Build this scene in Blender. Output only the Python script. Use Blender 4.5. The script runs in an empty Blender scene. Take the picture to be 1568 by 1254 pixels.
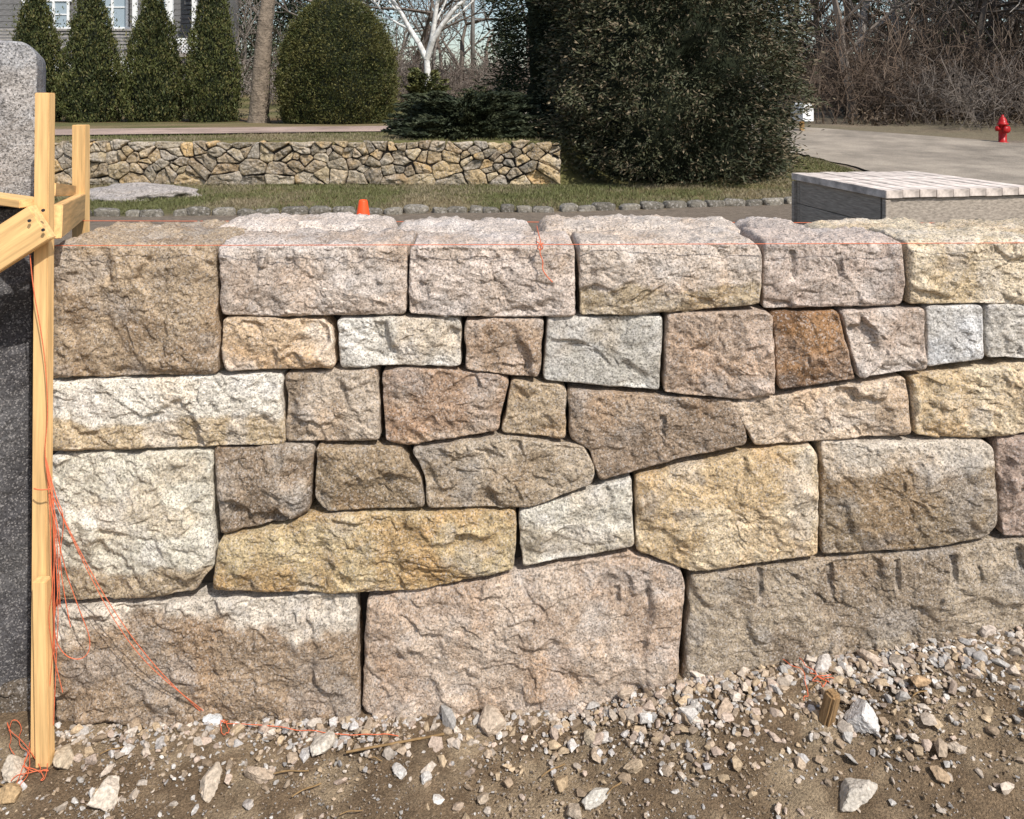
import bpy, bmesh, math, numpy as np
from mathutils import Vector, Matrix
R=np.random.default_rng(7)
F=1220.0; H=1.73; D=2.2; HZ=150.0
def X(u,y): return (u-784)/F*y
def Z(v,y): return H-(v-HZ)/F*y
def lin(c):
    c=np.array(c,float)/255.0
    return np.where(c<=.04045,c/12.92,((c+.055)/1.055)**2.4)
def ss(a,b,x):
    t=np.clip((np.asarray(x,float)-a)/(b-a),0,1); return t*t*(3-2*t)
# ---------- noise
_P=R.permutation(256); _T=R.random(256)*2-1
def vn(p):
    i=np.floor(p).astype(np.int64); f=p-i; f=f*f*f*(f*(f*6-15)+10); o=0
    for a in (0,1):
        for b in (0,1):
            for c in (0,1):
                h=_T[_P[(_P[(_P[(i[...,0]+a)&255]+i[...,1]+b)&255]+i[...,2]+c)&255]]
                o=o+h*(f[...,0] if a else 1-f[...,0])*(f[...,1] if b else 1-f[...,1])*(f[...,2] if c else 1-f[...,2])
    return o
def fbm(p,o=4):
    s=0;a=1;q=np.asarray(p,float)
    for k in range(o):
        s=s+a*vn(q+17.3*k); q=q*2.03; a*=.5
    return s/1.6
# ---------- mesh helper
def mesh_np(name,V,Fl,mat,col=None,smooth=True,parent=None):
    V=np.asarray(V,float); me=bpy.data.meshes.new(name)
    Fl=[np.asarray(f,np.int64) for f in Fl if len(f)]
    loops=np.concatenate([f.ravel() for f in Fl]); tot=np.concatenate([np.full(len(f),f.shape[1]) for f in Fl])
    st=np.concatenate([[0],np.cumsum(tot)[:-1]])
    me.vertices.add(len(V)); me.vertices.foreach_set('co',V.astype(np.float32).ravel())
    me.loops.add(len(loops)); me.loops.foreach_set('vertex_index',loops.astype(np.int32))
    me.polygons.add(len(tot)); me.polygons.foreach_set('loop_start',st.astype(np.int32))
    me.polygons.foreach_set('use_smooth',np.full(len(tot),smooth))
    me.update(calc_edges=True)
    if col is not None:
        a=me.attributes.new('tint','FLOAT_COLOR','POINT')
        c=np.ones((len(V),4),np.float32); c[:,:3]=col; a.data.foreach_set('color',c.ravel())
    if mat: me.materials.append(mat)
    o=bpy.data.objects.new(name,me); bpy.context.scene.collection.objects.link(o)
    if parent: o.parent=parent
    return o
def empty(name):
    o=bpy.data.objects.new(name,None); bpy.context.scene.collection.objects.link(o); return o
class Acc:
    def __init__(s): s.V=[];s.T=[];s.Q=[];s.C=[];s.n=0
    def add(s,V,T=None,Q=None,C=None):
        s.V.append(V)
        if T is not None and len(T): s.T.append(np.asarray(T)+s.n)
        if Q is not None and len(Q): s.Q.append(np.asarray(Q)+s.n)
        if C is not None: s.C.append(np.broadcast_to(C,(len(V),3)))
        s.n+=len(V)
    def make(s,name,mat,smooth=True,parent=None):
        fl=[]
        if s.T: fl.append(np.concatenate(s.T))
        if s.Q: fl.append(np.concatenate(s.Q))
        return mesh_np(name,np.concatenate(s.V),fl,mat,np.concatenate(s.C) if s.C else None,smooth,parent)
# ---------- materials
def newmat(name):
    m=bpy.data.materials.new(name); m.use_nodes=True; nt=m.node_tree
    b=nt.nodes['Principled BSDF']; b.inputs['Roughness'].default_value=.85
    b.inputs['Specular IOR Level'].default_value=.25
    return m,nt,b
def N(nt,t,**k):
    n=nt.nodes.new(t)
    for a,v in k.items():
        if a in n.inputs: n.inputs[a].default_value=v
        else: setattr(n,a,v)
    return n
def ramp(nt,src,stops):
    n=nt.nodes.new('ShaderNodeValToRGB'); e=n.color_ramp.elements
    while len(e)<len(stops): e.new(.5)
    for i,(p,c) in enumerate(stops):
        e[i].position=p; e[i].color=(c,c,c,1) if not hasattr(c,'__len__') else (*c,1)
    nt.links.new(src,n.inputs[0]); return n.outputs[0]
def mixc(nt,a,b,fac=1.0,mode='MULTIPLY'):
    n=nt.nodes.new('ShaderNodeMix'); n.data_type='RGBA'; n.blend_type=mode
    for s,v in ((n.inputs[6],a),(n.inputs[7],b),(n.inputs[0],fac)):
        if isinstance(v,bpy.types.NodeSocket): nt.links.new(v,s)
        elif hasattr(v,'__len__'): s.default_value=(*v,1)
        else: s.default_value=v
    return n.outputs[2]
def noise(nt,scale,detail=4,rough=.55,vec=None,dist=0):
    n=N(nt,'ShaderNodeTexNoise'); n.inputs['Scale'].default_value=scale; n.inputs['Detail'].default_value=detail
    n.inputs['Roughness'].default_value=rough; n.inputs['Distortion'].default_value=dist
    if vec is not None: nt.links.new(vec,n.inputs['Vector'])
    return n.outputs[0]
def bump(nt,b,h,dist,strength=1.0,prev=None):
    n=N(nt,'ShaderNodeBump'); n.inputs['Strength'].default_value=strength; n.inputs['Distance'].default_value=dist
    nt.links.new(h,n.inputs['Height'])
    if prev is not None: nt.links.new(prev,n.inputs['Normal'])
    nt.links.new(n.outputs[0],b.inputs['Normal']); return n.outputs[0]
def tc(nt): return N(nt,'ShaderNodeTexCoord').outputs['Object']
def attr(nt):
    n=N(nt,'ShaderNodeAttribute'); n.attribute_name='tint'; return n.outputs['Color']
def granite(name,s=1.0,contrast=1.0,bd=.004):
    m,nt,b=newmat(name); v=tc(nt)
    base=attr(nt); k=contrast
    g=ramp(nt,noise(nt,150*s,3,.75,v),[(.34,1-.52*k),(.5,1.0),(.64,1+.30*k)])
    c=mixc(nt,base,g)
    vo=N(nt,'ShaderNodeTexVoronoi'); vo.inputs['Scale'].default_value=260*s; nt.links.new(v,vo.inputs['Vector'])
    sp=N(nt,'ShaderNodeSeparateColor'); nt.links.new(vo.outputs['Color'],sp.inputs[0])
    dk=ramp(nt,sp.outputs[0],[(.80,1.0),(.86,1-.45*k)]); c=mixc(nt,c,dk)
    wh=ramp(nt,sp.outputs[1],[(.80,0.0),(.88,.34*k)]); c=mixc(nt,c,(.66,.61,.57),wh,'MIX')
    nt.links.new(c,b.inputs['Base Color'])
    bump(nt,b,noise(nt,100*s,4,.75,v),bd*1.5)
    return m
def tintmat(name,bscale=0,bd=.004,rough=.9,var=0):
    m,nt,b=newmat(name); b.inputs['Roughness'].default_value=rough; v=tc(nt); c=attr(nt)
    if var: c=mixc(nt,c,ramp(nt,noise(nt,var,4,.6,v),[(.3,.6),(.7,1.35)]))
    nt.links.new(c,b.inputs['Base Color'])
    if bscale: bump(nt,b,noise(nt,bscale,4,.6,v),bd)
    return m
def plain(name,col,rough=.7,nscale=20,amt=.25,stretch=None,bd=.001):
    m,nt,b=newmat(name); b.inputs['Roughness'].default_value=rough; v=tc(nt)
    if stretch:
        mp=N(nt,'ShaderNodeMapping'); mp.inputs['Scale'].default_value=stretch; nt.links.new(v,mp.inputs[0]); v=mp.outputs[0]
    n=noise(nt,nscale,4,.6,v)
    nt.links.new(mixc(nt,tuple(col),ramp(nt,n,[(.3,1-amt),(.7,1+amt)])),b.inputs['Base Color'])
    if bd: bump(nt,b,n,bd)
    return m
M_gr=granite('granite'); M_far=granite('fieldstone',.2,.7,bd=.012)
M_peb=tintmat('rubble_stone',0,.003,var=190)
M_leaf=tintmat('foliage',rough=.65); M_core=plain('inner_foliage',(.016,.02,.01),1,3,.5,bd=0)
M_bark=tintmat('bark',25,.02,var=9); M_twig=tintmat('twig_bark')
M_pine=plain('pine_lumber',lin((226,184,126)),.6,14,.26,(6,6,.35),.0008)
M_grey=plain('weathered_lumber',lin((166,154,140))*.9,.85,16,.35,(3,.8,8),.002)
M_orange=plain('orange_twine',(.68,.16,.07),.6,200,.2,bd=0)
M_cone=plain('cone_plastic',(.85,.09,.02),.45,8,.08,bd=0)
M_red=plain('red_enamel',(.38,.015,.015),.35,12,.2,bd=0)
M_white=plain('white_paint',(.75,.75,.73),.5,6,.06,bd=0)
M_black=plain('dark_metal',(.03,.03,.035),.5,6,.2,bd=0)
# ---------- terrain
def gz(x,y):
    x=np.asarray(x,float); y=np.asarray(y,float)
    base=np.interp(x,[-3,-1.28,-.42,.2,.46,.93,1.41,3],[-.01,-.005,.02,.045,.125,.195,.27,.33])
    fr=base*(1-.7*ss(0,.9,2.2-y)); z=fr+(.38-fr)*ss(2.33,2.6,y)
    wl=1-ss(.8,3.5,x); w=.1+2.5*ss(.4,2,x)
    t=np.clip((y-12.4)/w,0,1)
    z=z+.67*wl*t*t*(3-2*t)+(1-wl)*.55*ss(12,24,y)+.035*np.clip(y-25,0,35)
    return z
def hit(u,v,a=1.25,b=2.2):
    ys=np.linspace(a,b,800); vs=HZ+(H-gz(X(u,ys),ys))/ys*F
    k=np.argmin(abs(vs-v)); y=ys[k]; return X(u,y),y,float(gz(X(u,y),y))
ylin=np.concatenate([np.linspace(-40,0,10),np.linspace(.4,1.2,8),np.arange(1.21,2.4,.009),np.arange(2.42,2.8,.05),np.arange(3,12.2,.2),[12.3,12.39,12.42,12.45,12.48,12.52],np.arange(12.8,34,.3),np.geomspace(35,900,34)])
xl=np.geomspace(2.1,900,60)
xlin=np.concatenate([-xl[::-1],np.arange(-2.05,2.1,.0095),xl,])
xlin=np.unique(np.concatenate([xlin,np.arange(-12,-2.2,.4),np.arange(2.3,14,.4)]))
GX,GY=np.meshgrid(xlin,ylin); gzv=gz(GX,GY)
near=(1-ss(2.3,3,GY))*(1-ss(1.9,2.2,abs(GX)))
P3=np.stack([GX,GY,GX*0],-1)
nn=(.010*fbm(P3*5,3)+.007*fbm(P3*24,3)+.005*np.abs(fbm(P3*55,4)))*near+.02*(1-near)*fbm(P3*.8,3)*ss(2.6,4,GY)*(1-ss(11.8,12.3,GY)*(1-ss(12.6,13,GY)))
gzv=gzv+nn
n1,n2=GX.shape; idx=np.arange(n1*n2).reshape(n1,n2)
Q=np.stack([idx[:-1,:-1],idx[:-1,1:],idx[1:,1:],idx[1:,:-1]],-1).reshape(-1,4)
cx=np.array([-9,-5.6,-3,-1.3,.5,1.8,3.2,4.4,5.3,5.9,6.1,6.1,6.0]); cy=np.array([8.7,9.0,9.25,9.4,9.5,9.75,10.1,10.6,11.3,12.2,13.2,14.4,16.0])
def curby(x): return np.interp(x,cx[:10],cy[:10])
lawn=ss(-.05,.1,GY-curby(GX))*(1-ss(6.0,6.2,GX))*(1-ss(60,80,GY))
lawn=np.where((GX>6.1)|(GY>17.5)&(GX>5.5),0,lawn)
lawn=np.where((GY>19)&(GX>7.6),.35,lawn)
n_=fbm(P3*.6,4)
g1=lin((120,116,72))*.64; g2=lin((150,132,96))*.66; drv=lin((154,138,120))*.6
gm=ss(-.3,.4,n_)[...,None]
green=g1*(1-gm)+g2*gm
dn=ss(-.3,.4,fbm(P3*9,4)+.5*fbm(P3*2.2+4,3))[...,None]
dirtc=lin((142,120,94))*.72*(1-dn)+lin((184,162,132))*.74*dn
dirtc=dirtc*near[...,None]+drv*(1-near[...,None])
gc=dirtc*(1-lawn[...,None])+green*lawn[...,None]
mu=((ss(22,22.6,GY)-ss(25.5,26.5,GY))*(GX<1)*.75)[...,None]
gc=gc*(1-mu)+lin((130,100,70))*.6*mu
mg,nt,b=newmat('soil_and_turf'); v=tc(nt)
c=mixc(nt,attr(nt),ramp(nt,noise(nt,190,3,.8,v),[(.34,.5),(.5,1.0),(.66,1.5)]))
c=mixc(nt,c,ramp(nt,noise(nt,14,4,.65,v),[(.3,.72),(.7,1.25)]))
nt.links.new(c,b.inputs['Base Color']); b.inputs['Roughness'].default_value=.95
bump(nt,b,noise(nt,110,4,.8,v),.012)
mesh_np('ground',np.stack([GX,GY,gzv],-1).reshape(-1,3),[Q],mg,gc.reshape(-1,3))
def sheet(name,pts_a,pts_b,n,m,mat,off):
    pa=np.array(pts_a,float); pb=np.array(pts_b,float)
    def rs(p,n):
        d=np.concatenate([[0],np.cumsum(np.hypot(*np.diff(p,axis=0).T))]); t=np.linspace(0,d[-1],n)
        return np.stack([np.interp(t,d,p[:,0]),np.interp(t,d,p[:,1])],-1)
    A=rs(pa,n);B=rs(pb,n); A=A+.14*fbm(np.c_[A*1.5,A[:,:1]*0],4)[:,None]; t=np.linspace(0,1,m)[None,:,None]
    G=A[:,None]*(1-t)+B[:,None]*t; z=gz(G[...,0],G[...,1])+off+.022
    ii=np.arange(n*m).reshape(n,m); q=np.stack([ii[:-1,:-1],ii[1:,:-1],ii[1:,1:],ii[:-1,1:]],-1).reshape(-1,4)
    return mesh_np(name,np.c_[G.reshape(-1,2),z.ravel()],[q],mat)
def gravelmat(name,col):
    m,nt,b=newmat(name); v=tc(nt)
    c=mixc(nt,tuple(col),ramp(nt,noise(nt,40,4,.7,v),[(.3,.72),(.7,1.28)])); c=mixc(nt,c,ramp(nt,noise(nt,.9,4,.65,v),[(.35,.62),(.65,1.15)]))
    nt.links.new(c,b.inputs['Base Color']); bump(nt,b,noise(nt,25,3,.7,v),.02); return m
M_road=gravelmat('road_gravel_asphalt',lin((178,165,148))*.72)
M_path=gravelmat('path_gravel',lin((196,170,154))*.76)
sheet('road',[(6.4,10),(6.3,14),(5.9,16.5),(3,18.5),(-1,22)],[(30,9),(20,15.5),(11.6,18.2),(7.9,22.2),(-1,31)],120,40,M_road,.012)
sheet('garden_path',[(-22,14.2),(-8.5,13.7),(-2.2,15.6),(0,17)],[(-22,17.3),(-9.6,16.6),(-2.6,18.6),(0,20)],120,14,M_path,.012)
# ---------- stone builder
def roundpoly(p,cut):
    for it in range(3):
        q=[];n=len(p)
        for i in range(n):
            a=p[i-1];b_=p[i];c_=p[(i+1)%n]
            la=np.linalg.norm(a-b_);lc=np.linalg.norm(c_-b_)
            k=cut*(.55**it)
            q.append(b_+(a-b_)/la*min(k,.3*la)); q.append(b_+(c_-b_)/lc*min(k,.3*lc))
        p=np.array(q)
    return p
def facets(p,cell,rng,amp,soft=.28,tilt=.32):
    lo=p.min(0)-cell; hi=p.max(0)+cell
    gx=np.arange(lo[0],hi[0]+cell,cell); gy=np.arange(lo[1],hi[1]+cell,cell)
    S=np.stack(np.meshgrid(gx,gy),-1).reshape(-1,2); S=S+rng.uniform(-.48,.48,S.shape)*cell
    t=rng.normal(0,tilt,S.shape); o=rng.normal(0,.2,len(S))*cell
    num=np.zeros(len(p)); den=np.zeros(len(p))+1e-12
    for s,ti,oi in zip(S,t,o):
        near=np.nonzero((np.abs(p[:,0]-s[0])<1.6*cell)&(np.abs(p[:,1]-s[1])<1.6*cell))[0]
        if not len(near): continue
        d=p[near]-s; w=np.exp(-(d**2).sum(1)/(2*(soft*cell)**2)); num[near]+=w*(d@ti+oi); den[near]+=w
    return amp*num/den
def stone(poly,y0,depth,rng,gap=.0006,bulge=.016,rough=1.,cell=.10,drills=(),sp=.004,side_sp=.02,hump=0,cut=.007,we=.0065,A=(1,1,1),B=None,pat='n',level=.5):
    p=np.array(poly,float)
    ar=.5*np.sum(p[:,0]*np.roll(p[:,1],-1)-np.roll(p[:,0],-1)*p[:,1])
    if ar<0: p=p[::-1]
    rp=roundpoly(p,cut)
    e=np.roll(rp,-1,0)-rp; L=np.linalg.norm(e,axis=1); cum=np.concatenate([[0],np.cumsum(L)]); per=cum[-1]
    n=max(24,int(per/sp)); t=np.linspace(0,per,n,endpoint=False)
    cl=np.vstack([rp,rp[:1]]); b=np.stack([np.interp(t,cum,cl[:,0]),np.interp(t,cum,cl[:,1])],-1)
    tg=np.roll(b,-1,0)-np.roll(b,1,0); tg/=np.linalg.norm(tg,axis=1)[:,None]+1e-9; nr=np.stack([tg[:,1],-tg[:,0]],-1)
    q3=np.c_[b/sp*.004,np.full(n,y0*3)]
    b=b+nr*(.0052*rough*sp/.004*(fbm(q3*20,5)-.08)-gap)[:,None]
    c=b.mean(0)
    rad=np.linalg.norm(b-c,axis=1)
    m=max(6,int(rad.mean()*.85/sp)); tt=np.arange(1,m+1)/m; r=1-(1-tt)**1.25
    G=c+r[:,None,None]*(b-c)[None]; Pf=np.vstack([c[None],G.reshape(-1,2)])
    dmin=np.full(len(Pf),1e9)
    for i in range(len(rp)):
        a=rp[i]; ee=e[i]; k=np.clip(((Pf-a)@ee)/(L[i]**2+1e-12),0,1)
        dmin=np.minimum(dmin,np.linalg.norm(Pf-a-k[:,None]*ee,axis=1))
    d=np.clip(dmin-gap,0,None); d[-n:]=0
    off=rng.random(3)*50; sc=.004/sp
    P3=np.c_[Pf,np.zeros(len(Pf))]
    w3=np.c_[fbm((P3+off)*9*sc,4),fbm((P3-off)*9*sc,4)]*.035/sc
    h=facets(Pf+w3,cell*1.3/sc,rng,rough*.21,.16)+facets(Pf+w3*.8,cell*.5/sc,rng,rough*.20,.15,.4)+facets(Pf+w3*.6,cell*.26/sc,rng,rough*.26,.15,.4)
    h=h+rough/sc*(.0030*fbm((P3+off)*13*sc,3)+.0024*(np.abs(fbm((P3-off)*42*sc,4))-.3)+.0024*fbm((P3+off)*110*sc,2))
    h=np.clip(h,-.03/sc,.03/sc)*(.45+.55*ss(0,.015/sc,d))
    h=h+bulge*(1-np.exp(-d/(.06/sc)))
    wv=we*(1+.7*fbm((P3+off)*20*sc,2)); x_=1-np.clip(d/wv,0,1)
    h=h-wv*.8*(1-np.sqrt(np.clip(1-x_*x_,0,1)))
    groove=np.zeros(len(Pf))
    for (dx,za,zb) in drills:
        ww=.0088; dd=np.abs(Pf[:,0]-dx+.0015*fbm(P3*30,2)); mk=ss(zb-.004,zb+.03,Pf[:,1])*(1-ss(za-.003,za+.003,Pf[:,1]))
        gg=mk*np.sqrt(np.clip(1-(dd/ww)**2,0,1)); h=h-.014*gg; groove=np.maximum(groove,gg)
    y=y0-h
    V=[np.c_[Pf[:,0],y,Pf[:,1]]]
    yb=y[-n:]
    J=max(2,int(depth/side_sp))
    for j in range(1,J+1):
        k=(j/J)**1.2; yy=yb*(1-k)+(y0+depth)*k
        q=np.c_[b[:,0],yy,b[:,1]]
        disp=rough*.006*fbm(q*14*sc+off,4)*min(1,j/3)
        bb=b+nr*(disp-.008*ss(.2,1,k)*(0 if hump else 1))[:,None]
        if hump:
            upn=np.clip(nr[:,1],0,1)**2
            hx=(fbm(np.c_[b[:,0]*3.2,yy*4,0*yy]+off,3)*.35+.65)*hump*math.sin(math.pi*min(1,.12+k*.85))
            hx=hx+(.009*fbm(q*11+off,3)+.011*(np.abs(fbm(q*26+off,4))-.2)+.004*fbm(q*90+off,2))*min(1,j/2)
            bb=bb+np.c_[0*hx,upn*hx]
        V.append(np.c_[bb[:,0],yy,bb[:,1]])
    V.append(np.array([[c[0],y0+depth,c[1]]])); V=np.vstack(V)
    tot=m+J; ii=1+np.arange(tot*n).reshape(tot,n); nx=np.roll(ii,-1,1)
    Qs=np.stack([ii[:-1],ii[1:],nx[1:],nx[:-1]],-1).reshape(-1,4)
    T1=np.stack([np.zeros(n,int),ii[0],nx[0]],-1); T2=np.stack([ii[-1],np.full(n,1+tot*n),nx[-1]],-1)
    A=np.array(A); B=A*.85 if B is None else np.array(B)
    nz=fbm(V*7*sc+off,5)
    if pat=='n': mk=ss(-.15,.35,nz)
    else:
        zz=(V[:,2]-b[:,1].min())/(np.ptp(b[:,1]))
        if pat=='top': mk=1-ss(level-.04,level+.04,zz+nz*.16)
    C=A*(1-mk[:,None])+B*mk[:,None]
    C=C*(1+.24*fbm(V*22*sc-off,5))[:,None]
    st=ss(.15,.55,fbm(V*6*sc-off*2,4))[:,None]; C=C*(1-st*.45)+C*np.array([.96,.82,.67])*st*.45
    wt=ss(.1,.5,fbm(V*9*sc+off*3,5))[:,None]; C=C*(1-wt*.3)+C.mean()*np.array([1.35,1.28,1.22])*wt*.3
    g_=groove[:,None]*.35; C[:len(Pf)]=C[:len(Pf)]*(1-g_)+np.array([.46,.42,.38])*g_
    return V,np.vstack([T1,T2]),Qs,np.clip(C,0.01,.8)
def px(poly,y=D): return [(X(u,y),Z(v,y)) for u,v in poly]
def dr(l): return [(X(u,D),Z(a,D),Z(b_,D)) for u,a,b_ in l]
K=.93
def scol(c,sat=.72):
    c=lin(c)*K; l=c@np.array([.2126,.7152,.0722]); w=np.array([1.04,.995,.925])*l
    return w+(c-l)*sat
S=[]
def s(poly,a,b=None,**k):
    sat=k.pop('sat',.72); S.append((poly,scol(a,sat),None if b is None else scol(b,sat),k))
s([(75,377),(329,375),(332,574),(75,580)],(180,155,126),(158,132,104),hump=.005,top=1,bulge=.016)
s([(332,377),(624,377),(621,482),(430,486),(338,484)],(202,184,172),(184,162,146),top=1,bulge=.012)
s([(627,377),(880,377),(882,484),(750,486),(626,482)],(208,190,180),(192,172,158),top=1)
s([(885,374),(1158,372),(1168,388),(1165,467),(1080,474),(960,483),(887,483)],(206,188,174),(188,166,134),pat='top',level=.4,top=1,bulge=.012)
s([(1171,371),(1383,370),(1388,450),(1382,468),(1168,474)],(200,180,169),(184,162,150),top=1,drills=dr([(1213,384,434),(1285,388,432)]),bulge=.010,rough=.8)
s([(1388,370),(1640,368),(1640,466),(1390,467)],(222,202,172),(202,178,140),top=1)
s([(1644,368),(1850,368),(1850,464),(1644,466)],(200,180,160),top=1)
s([(338,487),(496,489),(510,506),(511,564),(350,569),(341,558)],(228,211,194),(210,178,142),rough=1.3,bulge=.014)
s([(513,492),(520,487),(705,487),(708,563),(600,560),(520,565)],(220,216,210),(204,196,184))
s([(712,489),(834,489),(826,579),(790,577),(711,568)],(196,172,154),(174,146,122))
s([(838,487),(1016,483),(1011,600),(831,584)],(200,199,195),(188,184,176),rough=.55,cell=.16)
s([(1020,480),(1160,474),(1183,480),(1188,603),(1140,611),(1015,602)],(198,172,154),(180,154,134))
s([(1180,477),(1282,475),(1309,580),(1191,597)],(164,122,84),(130,98,72),sat=.8)
s([(1288,477),(1415,470),(1418,565),(1314,579)],(208,190,178),(192,170,156))
s([(1419,469),(1507,467),(1508,551),(1421,563)],(210,212,216),(198,196,194),rough=.6,sat=1)
s([(1511,466),(1700,464),(1700,550),(1512,549)],(206,200,192))
s([(1704,464),(1850,464),(1850,550),(1704,550)],(190,170,150))
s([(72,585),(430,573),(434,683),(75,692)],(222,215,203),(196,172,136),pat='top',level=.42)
s([(436,573),(578,567),(584,675),(438,679)],(164,142,120),(194,175,156))
s([(583,570),(620,564),(768,574),(780,584),(763,662),(625,683),(588,677)],(174,140,114),(196,168,144))
s([(783,583),(858,589),(868,598),(867,674),(767,664)],(198,174,146),(184,160,130),bulge=.008)
s([(870,598),(1122,613),(1145,662),(1145,682),(1050,702),(918,738),(902,690),(872,672)],(174,149,126),(154,130,108),drills=dr([(1015,638,676)]),rough=.85)
s([(1118,618),(1384,576),(1391,586),(1397,666),(1157,684)],(210,185,160),(196,168,140))
s([(1392,576),(1568,555),(1690,548),(1690,652),(1500,671),(1402,668)],(218,197,164),(200,172,130),rough=1.2)
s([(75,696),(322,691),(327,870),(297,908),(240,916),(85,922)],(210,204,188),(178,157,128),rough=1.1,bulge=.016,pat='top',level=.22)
s([(326,688),(476,682),(481,692),(474,782),(440,800),(336,820)],(148,126,104),(180,165,150),rough=1.3,bulge=.014)
s([(484,683),(612,686),(645,730),(651,776),(500,783),(482,764)],(168,143,112),(150,128,100))
s([(630,688),(770,668),(895,683),(912,722),(905,742),(815,776),(655,777),(650,730)],(182,163,140),(162,141,116))
s([(794,783),(968,732),(972,838),(800,870)],(208,202,189),(192,178,156))
s([(973,731),(1150,692),(1243,681),(1254,700),(1253,850),(1060,877),(974,843)],(204,174,130),(216,194,160),bulge=.016,sat=.74)
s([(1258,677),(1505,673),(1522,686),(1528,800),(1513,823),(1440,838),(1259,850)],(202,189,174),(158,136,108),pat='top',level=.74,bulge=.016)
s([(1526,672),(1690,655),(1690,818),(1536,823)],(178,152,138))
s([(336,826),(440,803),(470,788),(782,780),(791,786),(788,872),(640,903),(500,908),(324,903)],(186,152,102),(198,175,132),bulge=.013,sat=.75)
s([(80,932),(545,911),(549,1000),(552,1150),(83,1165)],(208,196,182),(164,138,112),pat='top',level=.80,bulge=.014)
s([(560,918),(800,880),(962,850),(1040,872),(1051,892),(1036,1060),(1000,1130),(620,1140),(554,1090)],(188,160,138),(200,178,160),bulge=.020,cell=.15,rough=.9,drills=dr([(945,900,934),(992,890,928)]))
s([(1057,882),(1250,861),(1568,826),(1690,815),(1690,1000),(1560,1040),(1046,1060)],(152,133,112),(174,156,134),bulge=.010,rough=.9,drills=dr([(1163,872,930),(1272,864,914),(1372,856,908),(1456,848,892),(1560,838,880)]))
s([(1694,552),(1850,552),(1850,815),(1694,815)],(178,152,136))
s([(1694,819),(1850,815),(1850,1000),(1694,1000)],(168,142,126))
wall=empty('stone_wall')
for i,(poly,A_,B_,k) in enumerate(S):
    rng=np.random.default_rng(100+i); top=k.pop('top',0)
    far=min(p[0] for p in poly)>1600
    if top: k.setdefault('hump',.006)
    k.setdefault('bulge',.008)
    V,T,Qs,C=stone(px(poly),D+rng.uniform(-.008,.006),.24 if top and i else (.42 if top else .2),rng,A=A_,B=B_,sp=.008 if far else .0036,side_sp=.009 if top else .03,**k)
    mesh_np('granite_block_%d'%(i+1),V,[T,Qs],M_gr,C,True,wall)
rear=[(332,612,(208,192,182),353,.022),(614,838,(208,192,182),357,.014),(842,1172,(206,190,178),354,.020),(1174,1288,(202,184,174),357,.010),(1291,1500,(220,200,168),358,.006),(1503,1800,(212,190,158),359,.004)]
for i,(a,b_,c,vt,hp) in enumerate(rear):
    rng=np.random.default_rng(300+i); y=2.45
    poly=[(X(a-20,y),Z(vt+rng.uniform(-2,2),y)),(X((a+b_)/2-20,y),Z(vt-3,y)),(X(b_-20,y),Z(vt+2,y)),(X(b_-20,y),Z(vt+170,y)),(X(a-20,y),Z(vt+170,y))]
    V,T,Qs,C=stone(poly,y,.28,rng,A=scol(c),sp=.0055,side_sp=.008,hump=hp,cut=.025,we=.015,rough=1.1)
    mesh_np('rear_cap_block_%d'%(i+1),V,[T,Qs],M_gr,C,True,wall)
def box(name,c,size,mat,parent=None,rot=None,bev=.003):
    bm=bmesh.new(); bmesh.ops.create_cube(bm,size=1)
    for v_ in bm.verts: v_.co=Vector((v_.co.x*size[0],v_.co.y*size[1],v_.co.z*size[2]))
    if bev: bmesh.ops.bevel(bm,geom=bm.edges[:],offset=bev,segments=2,affect='EDGES')
    me=bpy.data.meshes.new(name); bm.to_mesh(me); bm.free(); me.materials.append(mat)
    o=bpy.data.objects.new(name,me); bpy.context.scene.collection.objects.link(o)
    o.location=c
    if rot: o.rotation_euler=rot
    if parent: o.parent=parent
    return o
M_dark=plain('wall_core',(.06,.05,.042),1,30,.4)
box('wall_core',(.3,2.44,.55),(3.9,.3,1.36),M_dark,wall)
rng=np.random.default_rng(55)
acc=Acc()
for r_,(za,zb) in enumerate([(.3,.62),(.63,.98)]):
    x=-1.4+.1*r_
    while x<2.3:
        w=rng.uniform(.3,.5)
        V,T,Qs,C=stone([(x,za),(x+w-.01,za),(x+w-.01,zb),(x,zb)],0,.12,rng,A=scol((190,165,140)),sp=.015,side_sp=.05,rough=.5)
        V[:,1]=2.79-V[:,1]-.02
        acc.add(V,T[:,::-1],Qs[:,::-1],C); x+=w
acc.make('rear_face_blocks',M_gr,True,wall)
# ---------- rocks
def ico(sub):
    bm=bmesh.new(); bmesh.ops.create_icosphere(bm,subdivisions=sub,radius=1)
    V=np.array([v_.co[:] for v_ in bm.verts]); T=np.array([[v_.index for v_ in f.verts] for f in bm.faces]); bm.free(); return V,T
I3,I4,I5=ico(3),ico(4),ico(5)
def rockshape(I,rng,k=9,lo=.5,nz=0):
    V,T=I; nrm=rng.normal(size=(k,3)); nrm/=np.linalg.norm(nrm,axis=1)[:,None]
    r=np.min(np.where(V@nrm.T>.05,rng.uniform(lo,1,k)/np.maximum(V@nrm.T,.05),9),axis=1); r=np.minimum(r,1.2)
    if nz: r=r*(1+nz*fbm(V*3+rng.random(3)*30,4))
    return V*r[:,None],T
def hull(rng,k):
    bm=bmesh.new()
    for q in rng.normal(size=(k,3)):
        q=q/np.linalg.norm(q)*rng.uniform(.75,1.1); bm.verts.new(q)
    bmesh.ops.convex_hull(bm,input=bm.verts[:])
    for v_ in [v_ for v_ in bm.verts if not v_.link_faces]: bm.verts.remove(v_)
    bm.verts.index_update()
    V=np.array([v_.co[:] for v_ in bm.verts]); T=np.array([[v_.index for v_ in f.verts] for f in bm.faces if len(f.verts)==3]); bm.free(); return V,T
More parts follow.
